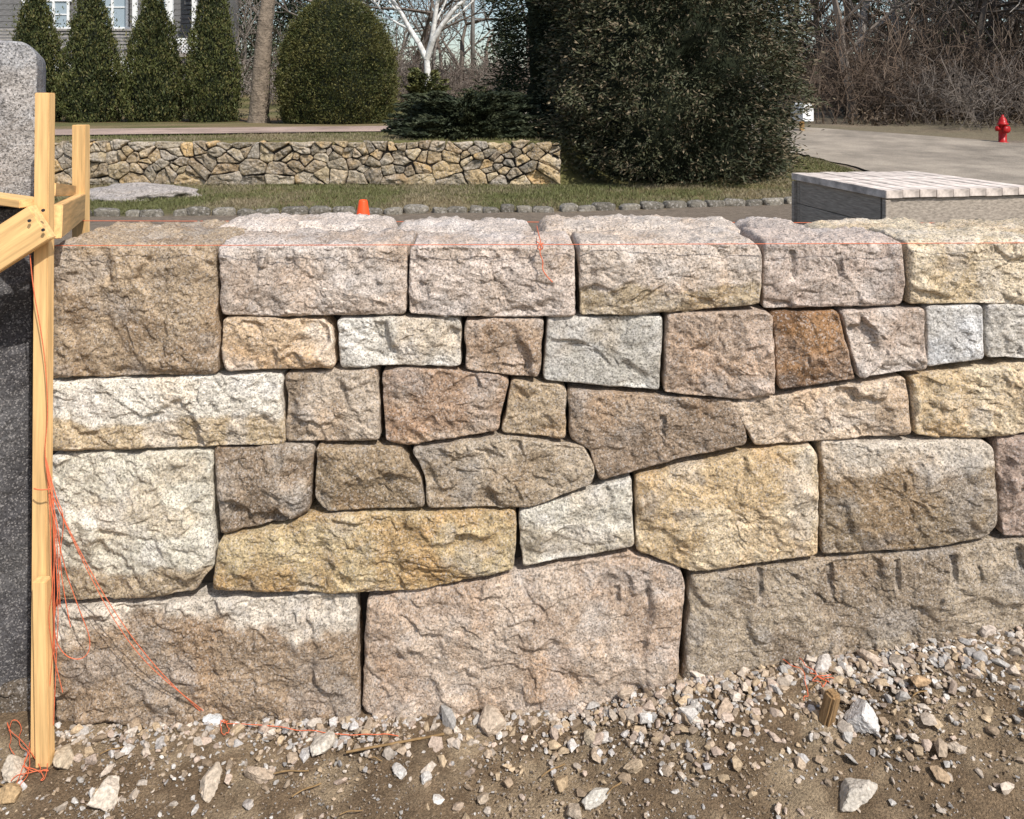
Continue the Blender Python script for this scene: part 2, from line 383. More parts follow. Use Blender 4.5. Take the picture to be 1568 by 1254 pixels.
def rotm(rng,flat=.5):
    a=rng.uniform(0,2*math.pi); b_=rng.normal(0,flat); c=rng.normal(0,flat)
    return np.array((Matrix.Rotation(a,3,'Z')@Matrix.Rotation(b_,3,'X')@Matrix.Rotation(c,3,'Y')))
pc=np.array([lin(c) for c in [(210,196,180),(200,184,166),(188,168,145),(218,211,202),(201,180,162),(176,154,129),(196,190,184),(204,180,148)]])
rng=np.random.default_rng(9); acc=Acc()
tm1=[hull(rng,9) for _ in range(24)]; tm2=[hull(rng,14) for _ in range(30)]; tm3=[rockshape(I4,rng,13,.5,.10) for _ in range(14)]
def batch(acc,x,y,size,tm,rng,k=.85):
    ti=rng.integers(len(tm),size=len(x)); z=gz(x,y)+.003
    for t,(V,T) in enumerate(tm):
        m=np.nonzero(ti==t)[0]; n=len(m)
        if not n: continue
        a=rng.uniform(0,6.3,n); b_=rng.normal(0,.45,n); ca,sa,cb_,sb=np.cos(a),np.sin(a),np.cos(b_),np.sin(b_); o=0*a
        Rz=np.stack([np.stack([ca,-sa,o],-1),np.stack([sa,ca,o],-1),np.stack([o,o,o+1],-1)],1)
        Rx=np.stack([np.stack([o+1,o,o],-1),np.stack([o,cb_,-sb],-1),np.stack([o,sb,cb_],-1)],1)
        M_=Rz@Rx; scl=np.stack([o+1,rng.uniform(.5,.95,n),rng.uniform(.35,.75,n)],-1)*size[m][:,None]
        W=np.einsum('nij,nvj->nvi',M_,V[None]*scl[:,None]); W=W+np.stack([x[m],y[m],z[m]+scl[:,2]*.45],-1)[:,None]
        C=pc[rng.integers(len(pc),size=n)]*k*rng.uniform(.6,1.05,(n,1))
        acc.add(W.reshape(-1,3),(T[None]+np.arange(n)[:,None,None]*len(V)).reshape(-1,3),None,np.repeat(C,len(V),0))
n=42000; x=rng.uniform(-1.8,2.1,n); y=rng.uniform(1.2,2.2,n); k=fbm(np.c_[x*4,y*4,0*x+3],3)>rng.uniform(-.7,.5,n); batch(acc,x[k],y[k],rng.lognormal(-5.95,.42,k.sum()),tm1,rng,.62)
n=4000; x=rng.uniform(-1.8,2.1,n); y=rng.uniform(1.2,2.2,n); k=fbm(np.c_[x*3,y*3,0*x+9],3)>rng.uniform(-.4,.6,n); batch(acc,x[k],y[k],rng.lognormal(-5.15,.40,k.sum()),tm2,rng,.8)
n=7000; x=rng.uniform(-1.3,2.1,n); y=2.19-rng.exponential(1,n)*np.where(x>.3,.10,.055); k=((x>.3)|(rng.random(n)<.45))&(y>1.25); batch(acc,x[k],y[k],rng.lognormal(-4.95,.45,k.sum()),tm2,rng,.86)
n=420; x=rng.uniform(-1.3,2.1,n); y=2.17-rng.exponential(.09,n); k=(x>.1)|(rng.random(n)<.4); batch(acc,x[k],y[k],rng.uniform(.011,.024,k.sum()),tm2,rng,.88)
n=90; x=rng.uniform(-1.5,1.6,n); y=rng.uniform(1.4,2.1,n); batch(acc,x,y,rng.uniform(.010,.018,n),tm2,rng,.88)
acc.make('rubble_gravel',M_peb,False)
big=[(323,1108,16,(225,225,222)),(1320,1108,32,(216,210,204)),(163,1226,33,(212,198,180)),(318,1206,24,(196,180,160)),(398,1192,20,(190,170,148)),(488,1152,24,(205,195,180)),(748,1118,28,(205,186,164)),(912,1225,21,(205,198,186)),(1315,1226,34,(196,186,172)),(970,1180,17,(186,166,140)),(905,1138,16,(190,174,150)),(860,1204,16,(180,156,124)),(102,1168,24,(204,186,160)),(20,1192,24,(205,190,170)),(14,1228,20,(190,160,120)),(740,1226,14,(190,172,150)),(960,1068,18,(205,186,164)),(1065,1032,18,(214,200,184)),(1240,1008,20,(200,186,170)),(1110,1090,16,(190,168,146)),(580,1095,16,(200,180,160)),(690,1105,15,(200,184,166)),(1440,1195,15,(186,160,130)),(1465,1150,13,(196,180,160)),(1408,1050,20,(196,164,128)),(380,1235,12,(190,180,170)),(880,1246,17,(180,164,144)),(612,1185,14,(214,208,200)),(655,1195,13,(214,208,200)),(700,1240,12,(180,160,140)),(1258,1022,16,(210,200,190)),(1515,970,18,(205,190,176)),(1335,1015,18,(200,180,160))]
M_rock=tintmat('rock_stone',90,.004,var=120)
for i,(u,v_,w,c) in enumerate(big):
    x,y,z=hit(u,v_); size=w/F*y*1.02; V,T=tm3[rng.integers(14)]; sc3=np.array([1,.7,.55])
    V=(V*sc3*size)@rotm(rng,.2).T; V[:,2]+=z+size*.55*.62; V[:,0]+=x; V[:,1]+=y
    mesh_np('rock',V,[T],M_rock,np.broadcast_to(lin(c)*.82,(len(V),3)),False)
x,y,z=hit(1270,1108); o=box('wood_chunk',(x,y,z+.04),(.034,.03,.088),plain('old_wood',lin((160,128,90))*.8,.9,30,.5,(5,5,.6),.006),None,(.2,.1,.5),.006)
def tube(name,pts,r,mat,parent=None,res=2):
    cu=bpy.data.curves.new(name,'CURVE'); cu.dimensions='3D'; cu.bevel_depth=r; cu.bevel_resolution=res; cu.resolution_u=6
    sp=cu.splines.new('NURBS'); sp.points.add(len(pts)-1)
    for p_,q in zip(sp.points,pts): p_.co=(*q,1)
    sp.use_endpoint_u=True; sp.order_u=3
    cu.materials.append(mat); o=bpy.data.objects.new(name,cu); bpy.context.scene.collection.objects.link(o)
    if parent: o.parent=parent
    return o
M_stick=plain('dry_stick',lin((160,130,90))*.7,.9,60,.3)
st=empty('stick_debris')
for i in range(34):
    x=rng.uniform(-1.4,1.7);y=rng.uniform(1.3,2.1);a=rng.uniform(-.6,.6);L=rng.uniform(.02,.1)
    tube('twig_%d'%i,[(x+L*math.cos(a)*t,y+L*math.sin(a)*t,float(gz(x+L*math.cos(a)*t,y+L*math.sin(a)*t))+.012+.004*math.sin(t*5)) for t in np.linspace(0,1,5)],rng.uniform(.001,.002),M_stick,st)
pts=[]
for t in np.linspace(0,1,7):
    x,y,z=hit(530+150*t,1160-28*t); pts.append((x,y,z+.014))
tube('stick',pts,.003,M_stick,st)
# ---------- twine
tw=empty('orange_twine')
def pu(l): return [(X(u,y),y,Z(v_,y)) for u,v_,y in l]
tube('front_line',pu([(72,376,2.165),(784,375,2.165),(1800,371,2.165)]),.0010,M_orange,tw)
tube('rear_line',pu([(112,338,2.78),(784,340,2.78),(1700,342,2.78)]),.0012,M_orange,tw)
tube('hanging_end',pu([(822,346,2.45),(825,360,2.25),(829,374,2.165),(826,388,2.16),(832,400,2.165),(830,412,2.16),(838,424,2.16),(846,432,2.165)]),.0014,M_orange,tw)
tube('knot',pu([(822,370,2.165),(834,378,2.155),(826,384,2.165),(822,376,2.155),(832,372,2.165)]),.0015,M_orange,tw)
y1=2.06
tube('post_strand_a',pu([(46,390,y1),(50,440,y1),(62,500,y1),(70,560,y1),(74,640,y1),(66,700,y1),(76,745,y1)]),.0013,M_orange,tw)
for i,(e_,m_) in enumerate([((92,930),(84,830)),((84,1000),(78,880)),((108,960),(92,850)),((82,1110),(90,960)),((70,1120),(84,1000)),((88,905),(100,820)),((96,1060),(82,930))]):
    tube('post_strand_%d'%i,pu([(70,700,2.08),(74+i*2,760,2.06),(m_[0],m_[1]-30,2.05),(m_[0]+6-3*i,m_[1]+30,2.06),(e_[0],e_[1],2.07)]),.0011,M_orange,tw)
tube('loop',pu([(80,780,2.06),(95,860,2.08),(120,930,2.1),(142,985,2.12),(128,1012,2.11),(96,1005,2.1),(78,960,2.08),(90,900,2.06)]),.0011,M_orange,tw)
tube('wrap',pu([(52,748,2.05),(62,752,2.035),(78,748,2.05)]),.0016,M_orange,tw)
x,y,z=hit(312,1090)
a0=np.array(pu([(74,745,2.06)])[0]); a1=np.array([x,y,z+.02])
tube('diagonal_line',[tuple(a0*(1-t)+a1*t+np.array([0,-.03*math.sin(math.pi*t),-.035*math.sin(math.pi*t)])) for t in np.linspace(0,1,9)],.0010,M_orange,tw)
tube('diagonal_line_b',[tuple(a0*(1-t)+(a1+np.array([.01,0,.0]))*t+np.array([0,-.035*math.sin(math.pi*t),-.055*math.sin(math.pi*t)+.004*math.sin(9*t)])) for t in np.linspace(0,1,12)],.0009,M_orange,tw)
def groundline(name,uv,jit=4,k=4):
    pts=[]
    for (a,b_) in zip(uv[:-1],uv[1:]):
        for t in np.linspace(0,1,k,endpoint=False):
            u=a[0]*(1-t)+b_[0]*t+rng.normal(0,jit); v_=a[1]*(1-t)+b_[1]*t+rng.normal(0,jit*.7)
            x,y,z=hit(u,v_); pts.append((x,y,z+.015+rng.uniform(0,.008)))
    tube(name,pts,.0010,M_orange,tw)
groundline('ground_line',[(312,1090),(345,1118),(420,1122),(480,1130),(560,1135),(620,1138)],2)
groundline('ground_tangle_a',[(340,1110),(352,1128),(345,1138),(335,1120),(350,1112)],2)
for i in range(4):
    groundline('left_tangle_%d'%i,[(rng.uniform(0,90),rng.uniform(1105,1240)) for _ in range(5)],4)
groundline('right_tangle_0',[(1165,1012),(1200,1000),(1230,1030),(1262,1045),(1290,1050)],3)
groundline('right_tangle_1',[(1200,1020),(1232,1040),(1240,1070),(1225,1085)],3)
groundline('right_tangle_2',[(1240,1040),(1270,1050),(1262,1062),(1245,1052),(1275,1040)],3)
# ---------- batter frame
fr=empty('wooden_batter_frame')
def beam(name,a,b_,w,t,mat,up=(0,-1,0)):
    a=Vector(a);b_=Vector(b_);d=(b_-a); L=d.length; d.normalize(); u_=Vector(up); s_=d.cross(u_).normalized(); u2=s_.cross(d)
    o=box(name,(0,0,0),(w,t,L),mat,fr,None,.002)
    m=Matrix((s_,u2,d)).transposed().to_4x4(); m.translation=(a+b_)/2; o.matrix_world=m; return o
yy=2.1
beam('front_stake',(X(62,yy),yy,-.1),(X(69,yy),yy,Z(142,yy)),.038,.03,M_pine)
beam('lower_stake',(X(72,2.07),2.066,-.12),(X(66,2.07),2.066,Z(885,2.07)),.036,.028,M_pine)
beam('rear_stake',(X(124,2.85),2.85,.25),(X(124,2.85),2.85,Z(191,2.85)),.045,.038,M_pine)
beam('tie_board',(X(84,2.12),2.125,Z(340,2.12)),(X(116,2.8),2.83,Z(318,2.8)),.09,.03,M_pine,(1,0,0))
beam('brace_board',(X(-120,2.05),2.05,Z(458,2.05)),(X(62,2.05),2.06,Z(340,2.05)),.10,.035,M_pine)
beam('thin_board',(X(-100,2.1),2.2,Z(303,2.1)),(X(54,2.1),2.08,Z(309,2.1)),.022,.06,M_pine)
beam('top_lath',(X(76,2.12),2.13,Z(291,2.12)),(X(112,2.8),2.8,Z(292,2.8)),.035,.018,M_pine,(1,0,0))
for (u,v_) in ((45,338),(66,352),(66,322)):
    bm=bmesh.new(); bmesh.ops.create_cone(bm,cap_ends=True,segments=12,radius1=.004,radius2=.004,depth=.004); me=bpy.data.meshes.new('screw'); bm.to_mesh(me); bm.free(); me.materials.append(M_black)
    o=bpy.data.objects.new('screw',me); bpy.context.scene.collection.objects.link(o); o.rotation_euler=(math.pi/2,0,0); o.location=(X(u,2.03),2.03,Z(v_,2.03)); o.parent=fr
# ---------- granite pillar
pil=empty('granite_pillar'); rng=np.random.default_rng(77)
M_gg=granite('grey_granite',1.0,1.25); M_lg=granite('lower_granite',1.1,.8)
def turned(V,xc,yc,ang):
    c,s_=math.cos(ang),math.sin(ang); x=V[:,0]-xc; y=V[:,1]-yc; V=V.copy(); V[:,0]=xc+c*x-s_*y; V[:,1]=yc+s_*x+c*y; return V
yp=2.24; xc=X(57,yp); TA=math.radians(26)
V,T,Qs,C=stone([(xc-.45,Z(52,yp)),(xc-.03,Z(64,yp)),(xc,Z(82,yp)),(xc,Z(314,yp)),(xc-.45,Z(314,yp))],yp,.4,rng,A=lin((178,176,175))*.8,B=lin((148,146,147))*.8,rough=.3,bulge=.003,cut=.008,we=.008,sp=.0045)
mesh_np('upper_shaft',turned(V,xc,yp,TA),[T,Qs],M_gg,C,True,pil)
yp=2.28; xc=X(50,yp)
V,T,Qs,C=stone([(xc-.45,Z(316,yp)),(xc,Z(316,yp)),(xc,Z(1075,yp)),(xc-.45,Z(1075,yp))],yp,.34,rng,A=lin((122,119,119))*.6,B=lin((98,95,96))*.6,rough=.45,bulge=.004,cut=.012,we=.012,sp=.006)  # lower shaft's granite is tinted darker than the upper shaft
mesh_np('lower_shaft',turned(V,xc,yp,TA),[T,Qs],M_lg,np.clip(C,0,.15),True,pil)
V,T,Qs,C=stone([(X(-180,2.25),Z(1050,2.25)),(X(50,2.25),Z(1042,2.25)),(X(55,2.25),Z(1150,2.25)),(X(-180,2.25),Z(1150,2.25))],2.25,.3,rng,A=lin((130,116,100))*.6,rough=.8)
mesh_np('footing',V,[T,Qs],M_gr,C,True,pil)
# ---------- lumber crate
cr=empty('lumber_crate'); ang=math.radians(9); e1=Vector((math.cos(ang),math.sin(ang),0)); e2=Vector((-math.sin(ang),math.cos(ang),0)); O=Vector((1.88,4.0,0.022))
rng=np.random.default_rng(12)
M_grey2=plain('dusty_lumber',lin((208,194,182))*.95,.9,7,.5,(2,1.5,2),.003)
def cb(name,a,b_,z,sx,sy,sz,mat=None):
    return box(name,O+e1*a+e2*b_+Vector((0,0,z)),(sx,sy,sz),mat or M_grey,cr,(rng.normal(0,.002),rng.normal(0,.002),ang+rng.normal(0,.002)),.002)
w=.84/9
for i in range(9):
    cb('top_board_%d'%i,w*(i+.5)-.01,.46,1.226+rng.uniform(-.002,.002),w-.0015,.94,.04,M_grey2)
for j in range(6):
    zc=1.133-j*.143
    cb('front_timber_%d'%j,.41,.03,zc,.80,.045,.139); cb('back_timber_%d'%j,.41,.89,zc,.80,.045,.139)
    cb('left_timber_%d'%j,.03,.46,zc,.045,.80,.139); cb('right_timber_%d'%j,.79,.46,zc,.045,.80,.139)
for a,b_ in ((.005,.005),(.815,.005),(.005,.915),(.815,.915)): cb('corner_post',a,b_,.8,.03,.03,.79)
# ---------- traffic cone
bm=bmesh.new()
prof=[(.17,0),(.17,.025),(.12,.03),(.115,.05),(.035,.44),(.03,.45),(.022,.45),(.02,.40)]
vs=[[bm.verts.new((r_*math.cos(a),r_*math.sin(a),z)) for a in np.linspace(0,2*math.pi,24,endpoint=False)] for r_,z in prof]
for a,b_ in zip(vs[:-1],vs[1:]):
    for i in range(24): bm.faces.new((a[i],a[(i+1)%24],b_[(i+1)%24],b_[i])).smooth=True
me=bpy.data.meshes.new('traffic_cone'); bm.to_mesh(me); bm.free(); me.materials.append(M_cone)
o=bpy.data.objects.new('traffic_cone',me); bpy.context.scene.collection.objects.link(o); yc=6.3; o.location=(X(556,yc),yc,.38)
o.scale=(1.0,1.0,(Z(306,yc)-.38)/.45*1.0)
# ---------- back fieldstone retaining wall
rng=np.random.default_rng(22)
xw0,xw1=-9.3,.75; hw=.68; seeds=[]
rows=[(.10,.44),(.27,.40),(.42,.34),(.53,.30),(.63,.40)]
for zc,wd in rows:
    x=xw0+rng.uniform(0,.3)
    while x<xw1:
        seeds.append((x,zc+rng.normal(0,.055)*(zc<.6)+rng.normal(0,.008)))
        if rng.random()<.25: seeds.append((x+rng.uniform(.06,.11),zc+rng.uniform(-.08,.05)))
        x+=wd*rng.uniform(.3,1.6)
seeds=np.array(seeds); seeds[:,1]=np.clip(seeds[:,1],.03,.66); an=1.4
sd=seeds*[1,an]; acc=Acc()
fc=[(188,164,126),(172,150,118),(152,138,116),(196,176,142),(164,146,120),(142,130,110),(204,172,124),(176,162,140),(182,168,148)]
for i,s0 in enumerate(sd):
    poly=[np.array(q,float) for q in ((xw0-.2,0),(xw1,0),(xw1,hw*an),(xw0-.2,hw*an))]
    dd=np.linalg.norm(sd-s0,axis=1)
    for j in np.argsort(dd)[1:24]:
        mid=(s0+sd[j])/2; nrm=sd[j]-s0; out=[]
        for a,b_ in zip(poly,poly[1:]+poly[:1]):
            da=(a-mid)@nrm; db=(b_-mid)@nrm
            if da<=0: out.append(a)
            if da*db<0: out.append(a+(b_-a)*(da/(da-db)))
        poly=out
        if len(poly)<3: break
    if len(poly)<3: continue
    P_=np.array(poly)/[1,an]
    if np.ptp(P_[:,0])<.05 or np.ptp(P_[:,1])<.04: continue
    P_[:,1]+=.38+rng.uniform(-.02,.02)*(P_[:,1]>.6)
    P_+=rng.normal(0,.006,P_.shape)
    V,T,Qs,C=stone(P_,12.3+rng.uniform(-.035,.02),.22,rng,gap=.003,bulge=.018,rough=1.2,sp=.014,side_sp=.08,cut=.018,we=.018,A=lin(fc[rng.integers(len(fc))])*.84,B=lin(fc[rng.integers(len(fc))])*.66,cell=.06)
    acc.add(V,T,Qs,C)
fw=empty('fieldstone_retaining_wall'); acc.make('fieldstones',M_far,True,fw); box('wall_backing',((xw0+xw1)/2,12.43,.68),(xw1-xw0,.14,.62),M_dark,fw)
# cobble curb
rng=np.random.default_rng(31); acc=Acc()
dc=np.concatenate([[0],np.cumsum(np.hypot(np.diff(cx),np.diff(cy)))]); t=0
while t<dc[8]:
    x=np.interp(t,dc,cx); y=np.interp(t,dc,cy); x2=np.interp(t+.1,dc,cx); y2=np.interp(t+.1,dc,cy); a=math.atan2(y2-y,x2-x); ln=rng.uniform(.08,.15)
    V,T=rockshape(I3,rng,14,.7); V=np.sign(V)*np.abs(V)**.55*np.array([ln,.075,.07]); M_=np.array(Matrix.Rotation(a+rng.normal(0,.1),3,'Z')); V=V@M_.T+np.array([x,y+rng.normal(0,.015),float(gz(x,y))+.008+rng.uniform(-.02,.015)])
    acc.add(V,T,None,lin((150,142,128))*.62*rng.uniform(.6,1.2)); t+=ln*2+rng.uniform(-.01,.03)
acc.make('cobble_curb',M_far,True)
V,T=I5; nz=fbm(V*2.2+5,5); V=V*(1+.25*nz)[:,None]; V=V*np.array([.72,.5,.17]); V=V+np.array([X(212,10.9),10.9,.39])
mesh_np('flat_boulder',V,[T],M_far,np.broadcast_to(lin((178,168,160))*.75,(len(V),3)))
# ---------- foliage
def norm(a): return a/(np.linalg.norm(a,axis=-1,keepdims=True)+1e-9)
def leafmesh(acc,P,dirs,L,W,col,rng):
    n=len(P); dirs=norm(dirs); s_=norm(np.cross(dirs,rng.normal(size=(n,3))))
    L=np.broadcast_to(L,n)[:,None]; W=np.broadcast_to(W,n)[:,None]
    V=np.stack([P-dirs*L*.5,P+s_*W*.5+dirs*L*.05,P+dirs*L*.5,P-s_*W*.5+dirs*L*.05],1).reshape(-1,3)
    acc.add(V,None,np.arange(4*n).reshape(n,4),np.repeat(col,4,0))
def crown(name,cx_,cy_,z0,h,prof,n,L,W,cols,seed,clump=1.5,amp=.16,updir=.6,thr=-.35,trunk=True,droop=0,deep=.72,fray=.03):
    rng=np.random.default_rng(seed); par=empty(name)
    hs=np.array([p_[0] for p_ in prof]); rs=np.array([p_[1] for p_ in prof])
    t=rng.random(int(n*2.2)); rr=np.interp(t,hs,rs); keep=rng.random(len(t))<(rr/rs.max())**.9+.05; t=t[keep][:n]; n=len(t)
    a=rng.uniform(0,2*math.pi,n); rr=np.interp(t,hs,rs)
    base=np.c_[np.cos(a)*rr,np.sin(a)*rr,t*h]
    cl=fbm(base*clump+seed,4); fine=fbm(base*clump*3.5-seed,3)
    k=rng.random(n)**.5; dep=deep+(1-deep)*k
    R_=dep*(1+amp*cl+amp*.6*fine)+rng.exponential(fray,n)/np.maximum(rr,.3)*(rng.random(n)<.3)
    P=np.c_[base[:,0]*R_,base[:,1]*R_,base[:,2]+amp*.4*cl*(h*.12)+rng.normal(0,.03,n)]
    ok=(fine+rng.normal(0,.25,n)>thr); P=P[ok];a=a[ok];k=k[ok];cl=cl[ok];fine=fine[ok]; n=len(P)
    out=np.c_[np.cos(a),np.sin(a),np.zeros(n)]
    dr_=norm(out*(1-updir)+np.array([0,0,updir-droop])+rng.normal(0,.38,(n,3)))
    cA,cB,cC=[np.array(c) for c in cols]
    m1=ss(-.4,.5,cl+.5*fine+rng.normal(0,.25,n))[:,None]; m2=(rng.random(n)<.12+.25*ss(0,.6,fine))[:,None]
    C=cA*(1-m1)+cB*m1; C=np.where(m2,cC,C)*rng.uniform(.7,1.25,n)[:,None]
    acc=Acc(); leafmesh(acc,P+np.array([cx_,cy_,z0]),dr_,L*rng.uniform(.6,1.4,n),W*rng.uniform(.7,1.3,n),C,rng)
    acc.make('foliage',M_leaf,False,par)
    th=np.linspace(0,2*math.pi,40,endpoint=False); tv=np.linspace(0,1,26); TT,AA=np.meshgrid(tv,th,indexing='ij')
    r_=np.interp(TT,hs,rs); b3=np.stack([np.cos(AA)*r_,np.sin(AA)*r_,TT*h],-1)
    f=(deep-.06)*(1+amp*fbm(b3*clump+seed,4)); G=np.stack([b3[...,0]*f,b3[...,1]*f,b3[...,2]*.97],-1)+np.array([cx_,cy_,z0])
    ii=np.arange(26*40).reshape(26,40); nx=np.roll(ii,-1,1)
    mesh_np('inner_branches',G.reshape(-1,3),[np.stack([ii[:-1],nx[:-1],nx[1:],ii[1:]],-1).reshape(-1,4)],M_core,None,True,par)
    if trunk: tube('trunk',[(cx_,cy_,z0-.2),(cx_+.02,cy_,z0+h*.5),(cx_,cy_,z0+h*.9)],.06+h*.01,plain('trunk_bark',(.1,.07,.05),.9,20,.4),par)
    return par
arb=[(0,.80),(.08,.95),(.22,1.0),(.4,.90),(.6,.70),(.78,.48),(.9,.29),(1,.03)]
cg=((.040,.050,.016),(.082,.090,.026),(.12,.108,.038))
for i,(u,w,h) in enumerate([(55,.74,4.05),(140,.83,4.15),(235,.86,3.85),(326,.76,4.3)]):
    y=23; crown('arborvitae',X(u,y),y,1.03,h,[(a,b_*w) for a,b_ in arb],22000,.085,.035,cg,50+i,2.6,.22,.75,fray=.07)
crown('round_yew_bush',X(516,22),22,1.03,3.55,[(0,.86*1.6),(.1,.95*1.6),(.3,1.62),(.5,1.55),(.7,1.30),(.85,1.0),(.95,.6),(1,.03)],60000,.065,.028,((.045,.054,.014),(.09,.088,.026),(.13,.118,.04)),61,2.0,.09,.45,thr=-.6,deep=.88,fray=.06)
big_c=((.030,.036,.018),(.068,.070,.036),(.17,.135,.085))
crown('large_cedar_tree',2.74,13.6,.45,6.2,[(0,1.75),(.06,1.95),(.2,2.02),(.4,1.95),(.6,1.7),(.8,1.1),(.95,.4),(1,.02)],150000,.085,.026,big_c,62,1.6,.34,.2,thr=-.22,droop=.25,deep=.72,fray=.08)
crown('dark_conifer_tree',1.15,15.9,.9,7,[(0,1.1),(.1,1.35),(.3,1.5),(.5,1.4),(.8,.8),(1,.03)],55000,.11,.032,((.018,.026,.013),(.034,.046,.022),(.07,.075,.035)),63,1.3,.38,.15,thr=-.25,droop=.2,deep=.6,fray=.14)
def spread(name,x,y,z,rx,ry,h,n,cols,seed,L=.12,W=.035,core=True,nb=70):
    rng=np.random.default_rng(seed); P=[];Dd=[]
    for b_ in range(nb):
        a=rng.uniform(0,2*math.pi); el=rng.uniform(.0,1)**1.1; ln=rng.uniform(.6,1.05)
        tip=np.array([math.cos(a)*rx*ln*(1-.3*el),math.sin(a)*ry*ln*(1-.3*el),h*(.12+el*.85)])
        k=n//nb; t=rng.uniform(.25,1,k)[:,None]**.7
        base=tip*t; base[:,2]=tip[2]*(1-(1-t[:,0])**2)
        dr_=norm(tip*[1,1,.15]); q=base+rng.normal(0,1,(k,3))*[.11,.11,.035]*(1.3-t)
        P.append(q); Dd.append(dr_+rng.normal(0,.35,(k,3)))
    P=np.vstack(P);Dd=np.vstack(Dd);m=ss(-.4,.4,fbm(P*4+seed,3)+rng.normal(0,.2,len(P)))[:,None]
    C=(np.array(cols[0])*(1-m)+np.array(cols[1])*m)*rng.uniform(.7,1.3,len(P))[:,None]
    par=empty(name)
    acc=Acc(); leafmesh(acc,P+[x,y,z],Dd,L*rng.uniform(.6,1.3,len(P)),W,C,rng); acc.make('foliage',M_leaf,False,par)
    if core:
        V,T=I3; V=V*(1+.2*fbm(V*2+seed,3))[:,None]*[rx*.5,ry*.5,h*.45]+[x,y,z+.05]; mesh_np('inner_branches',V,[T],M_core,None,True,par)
spread('spreading_juniper',X(716,13.4),13.4,1.0,1.5,.85,.85,70000,((.022,.03,.015),(.052,.06,.03)),71,.10,.028,nb=190)
spread('rhododendron_shrub',X(652,24),24,1.0,.9,.8,1.7,9000,((.05,.06,.02),(.12,.12,.04)),72,.12,.05,False)
spread('rhododendron_shrub',X(752,30),30,1.1,1.6,.8,1.2,6000,((.03,.04,.02),(.07,.07,.03)),73,.12,.05)
# ---------- bare trees
def grow(p,d,L,r,dep,out,rng,spreadk=.55,up=.25,nch=(2,4),wob=.13):
    k=4; q=p.copy(); dd=d.copy()
    for i in range(k):
        dd=dd+rng.normal(0,wob,3); dd[2]+=up*.12; dd/=np.linalg.norm(dd)
        q2=q+dd*L/k; r1=r*(1-.45*i/k); r2=r*(1-.45*(i+1)/k); out.append((q,q2,r1,r2)); q=q2
        if dep>0 and i>0 and rng.random()<.8:
            s_=rng.normal(0,1,3); s_-=s_@dd*dd; s_/=np.linalg.norm(s_)+1e-9
            nd=dd*.6+s_*spreadk*1.3+np.array([0,0,up*.5]); nd/=np.linalg.norm(nd)
            grow(q,nd,L*rng.uniform(.45,.7),r2*.55,dep-1,out,rng,spreadk,up,nch)
    if dep>0:
        for _ in range(rng.integers(*nch)):
            nd=dd+rng.normal(0,spreadk,3); nd[2]+=up*.3; nd/=np.linalg.norm(nd)
            grow(q,nd,L*rng.uniform(.55,.8),r*.5,dep-1,out,rng,spreadk,up,nch)
def tubes(acc,segs,col,ns=5,off=(0,0,0),sc=1,rz=0,rmin=0):
    A_=np.array([s_[0] for s_ in segs]);B_=np.array([s_[1] for s_ in segs]);ra=np.array([s_[2] for s_ in segs]);rb=np.array([s_[3] for s_ in segs])
    c,s2=math.cos(rz),math.sin(rz); M_=np.array([[c,-s2,0],[s2,c,0],[0,0,1]])
    A_=A_@M_.T*sc+off; B_=B_@M_.T*sc+off; ra=np.maximum(ra*sc,rmin); rb=np.maximum(rb*sc,rmin)
    d=norm(B_-A_); ref=np.where(np.abs(d[:,2:3])>.9,np.array([[1.,0,0]]),np.array([[0,0,1.]])); u_=norm(np.cross(d,ref)); w_=np.cross(d,u_)
    th=np.linspace(0,2*math.pi,ns,endpoint=False); ring=np.cos(th)[None,:,None]*u_[:,None]+np.sin(th)[None,:,None]*w_[:,None]
    V=np.concatenate([A_[:,None]+ring*ra[:,None,None],B_[:,None]+ring*rb[:,None,None]],1)
    n=len(A_); b0=(np.arange(n)*2*ns)[:,None]; i=np.arange(ns)[None]; j=(i+1)%ns
    Q_=np.stack([b0+i,b0+j,b0+ns+j,b0+ns+i],-1).reshape(-1,4)
    acc.add(V.reshape(-1,3),None,Q_,col)
rng=np.random.default_rng(81)
out=[]; x0=X(396,22); out.append((np.array([x0,22,.9]),np.array([x0+.01,22,1.25]),.36,.27)); grow(np.array([x0+.01,22,1.25]),np.array([.03,0,1.]),5.2,.27,0,out,rng,up=.6,wob=.035)
top=out[-1][1]
for _ in range(4): grow(top,norm(np.array([rng.normal(0,.5),rng.normal(0,.5),1.])),2.6,.14,3,out,rng)
acc=Acc(); tubes(acc,out,lin((156,140,122))*.62,14); M_oak=tintmat('oak_bark',14,.06,var=7); acc.make('oak_tree',M_oak)
M_birch=tintmat('birch_bark',0,var=6)
out=[]; grow(np.array([X(655,30),30,1.0]),np.array([.02,0,1.]),2.2,.19,0,out,rng,up=.6,wob=.05); top=out[-1][1]
for dx in (-.35,.08,.4): grow(top,norm(np.array([dx,rng.normal(0,.2),1.])),2.8,.12,3,out,rng,.45,.5)
acc=Acc(); tubes(acc,out,(.62,.6,.56),8,rmin=.012); acc.make('birch_tree',M_birch)
T_=[]
for i in range(7):
    r2=np.random.default_rng(500+i); o_=[]; grow(np.zeros(3),norm(np.array([r2.normal(0,.1),r2.normal(0,.1),1])),4.2,.17,3,o_,r2,.6,.3,(2,4)); T_.append(o_)
Bq=[]
for i in range(7):
    r2=np.random.default_rng(600+i); o_=[]
    for k in range(9): grow(np.array([r2.normal(0,.5),r2.normal(0,.4),0]),norm(np.array([r2.normal(0,.5),r2.normal(0,.4),1])),r2.uniform(.9,1.8),.018,2,o_,r2,.7,.15,(2,3))
    Bq.append(o_)
rng=np.random.default_rng(91); acc=Acc()
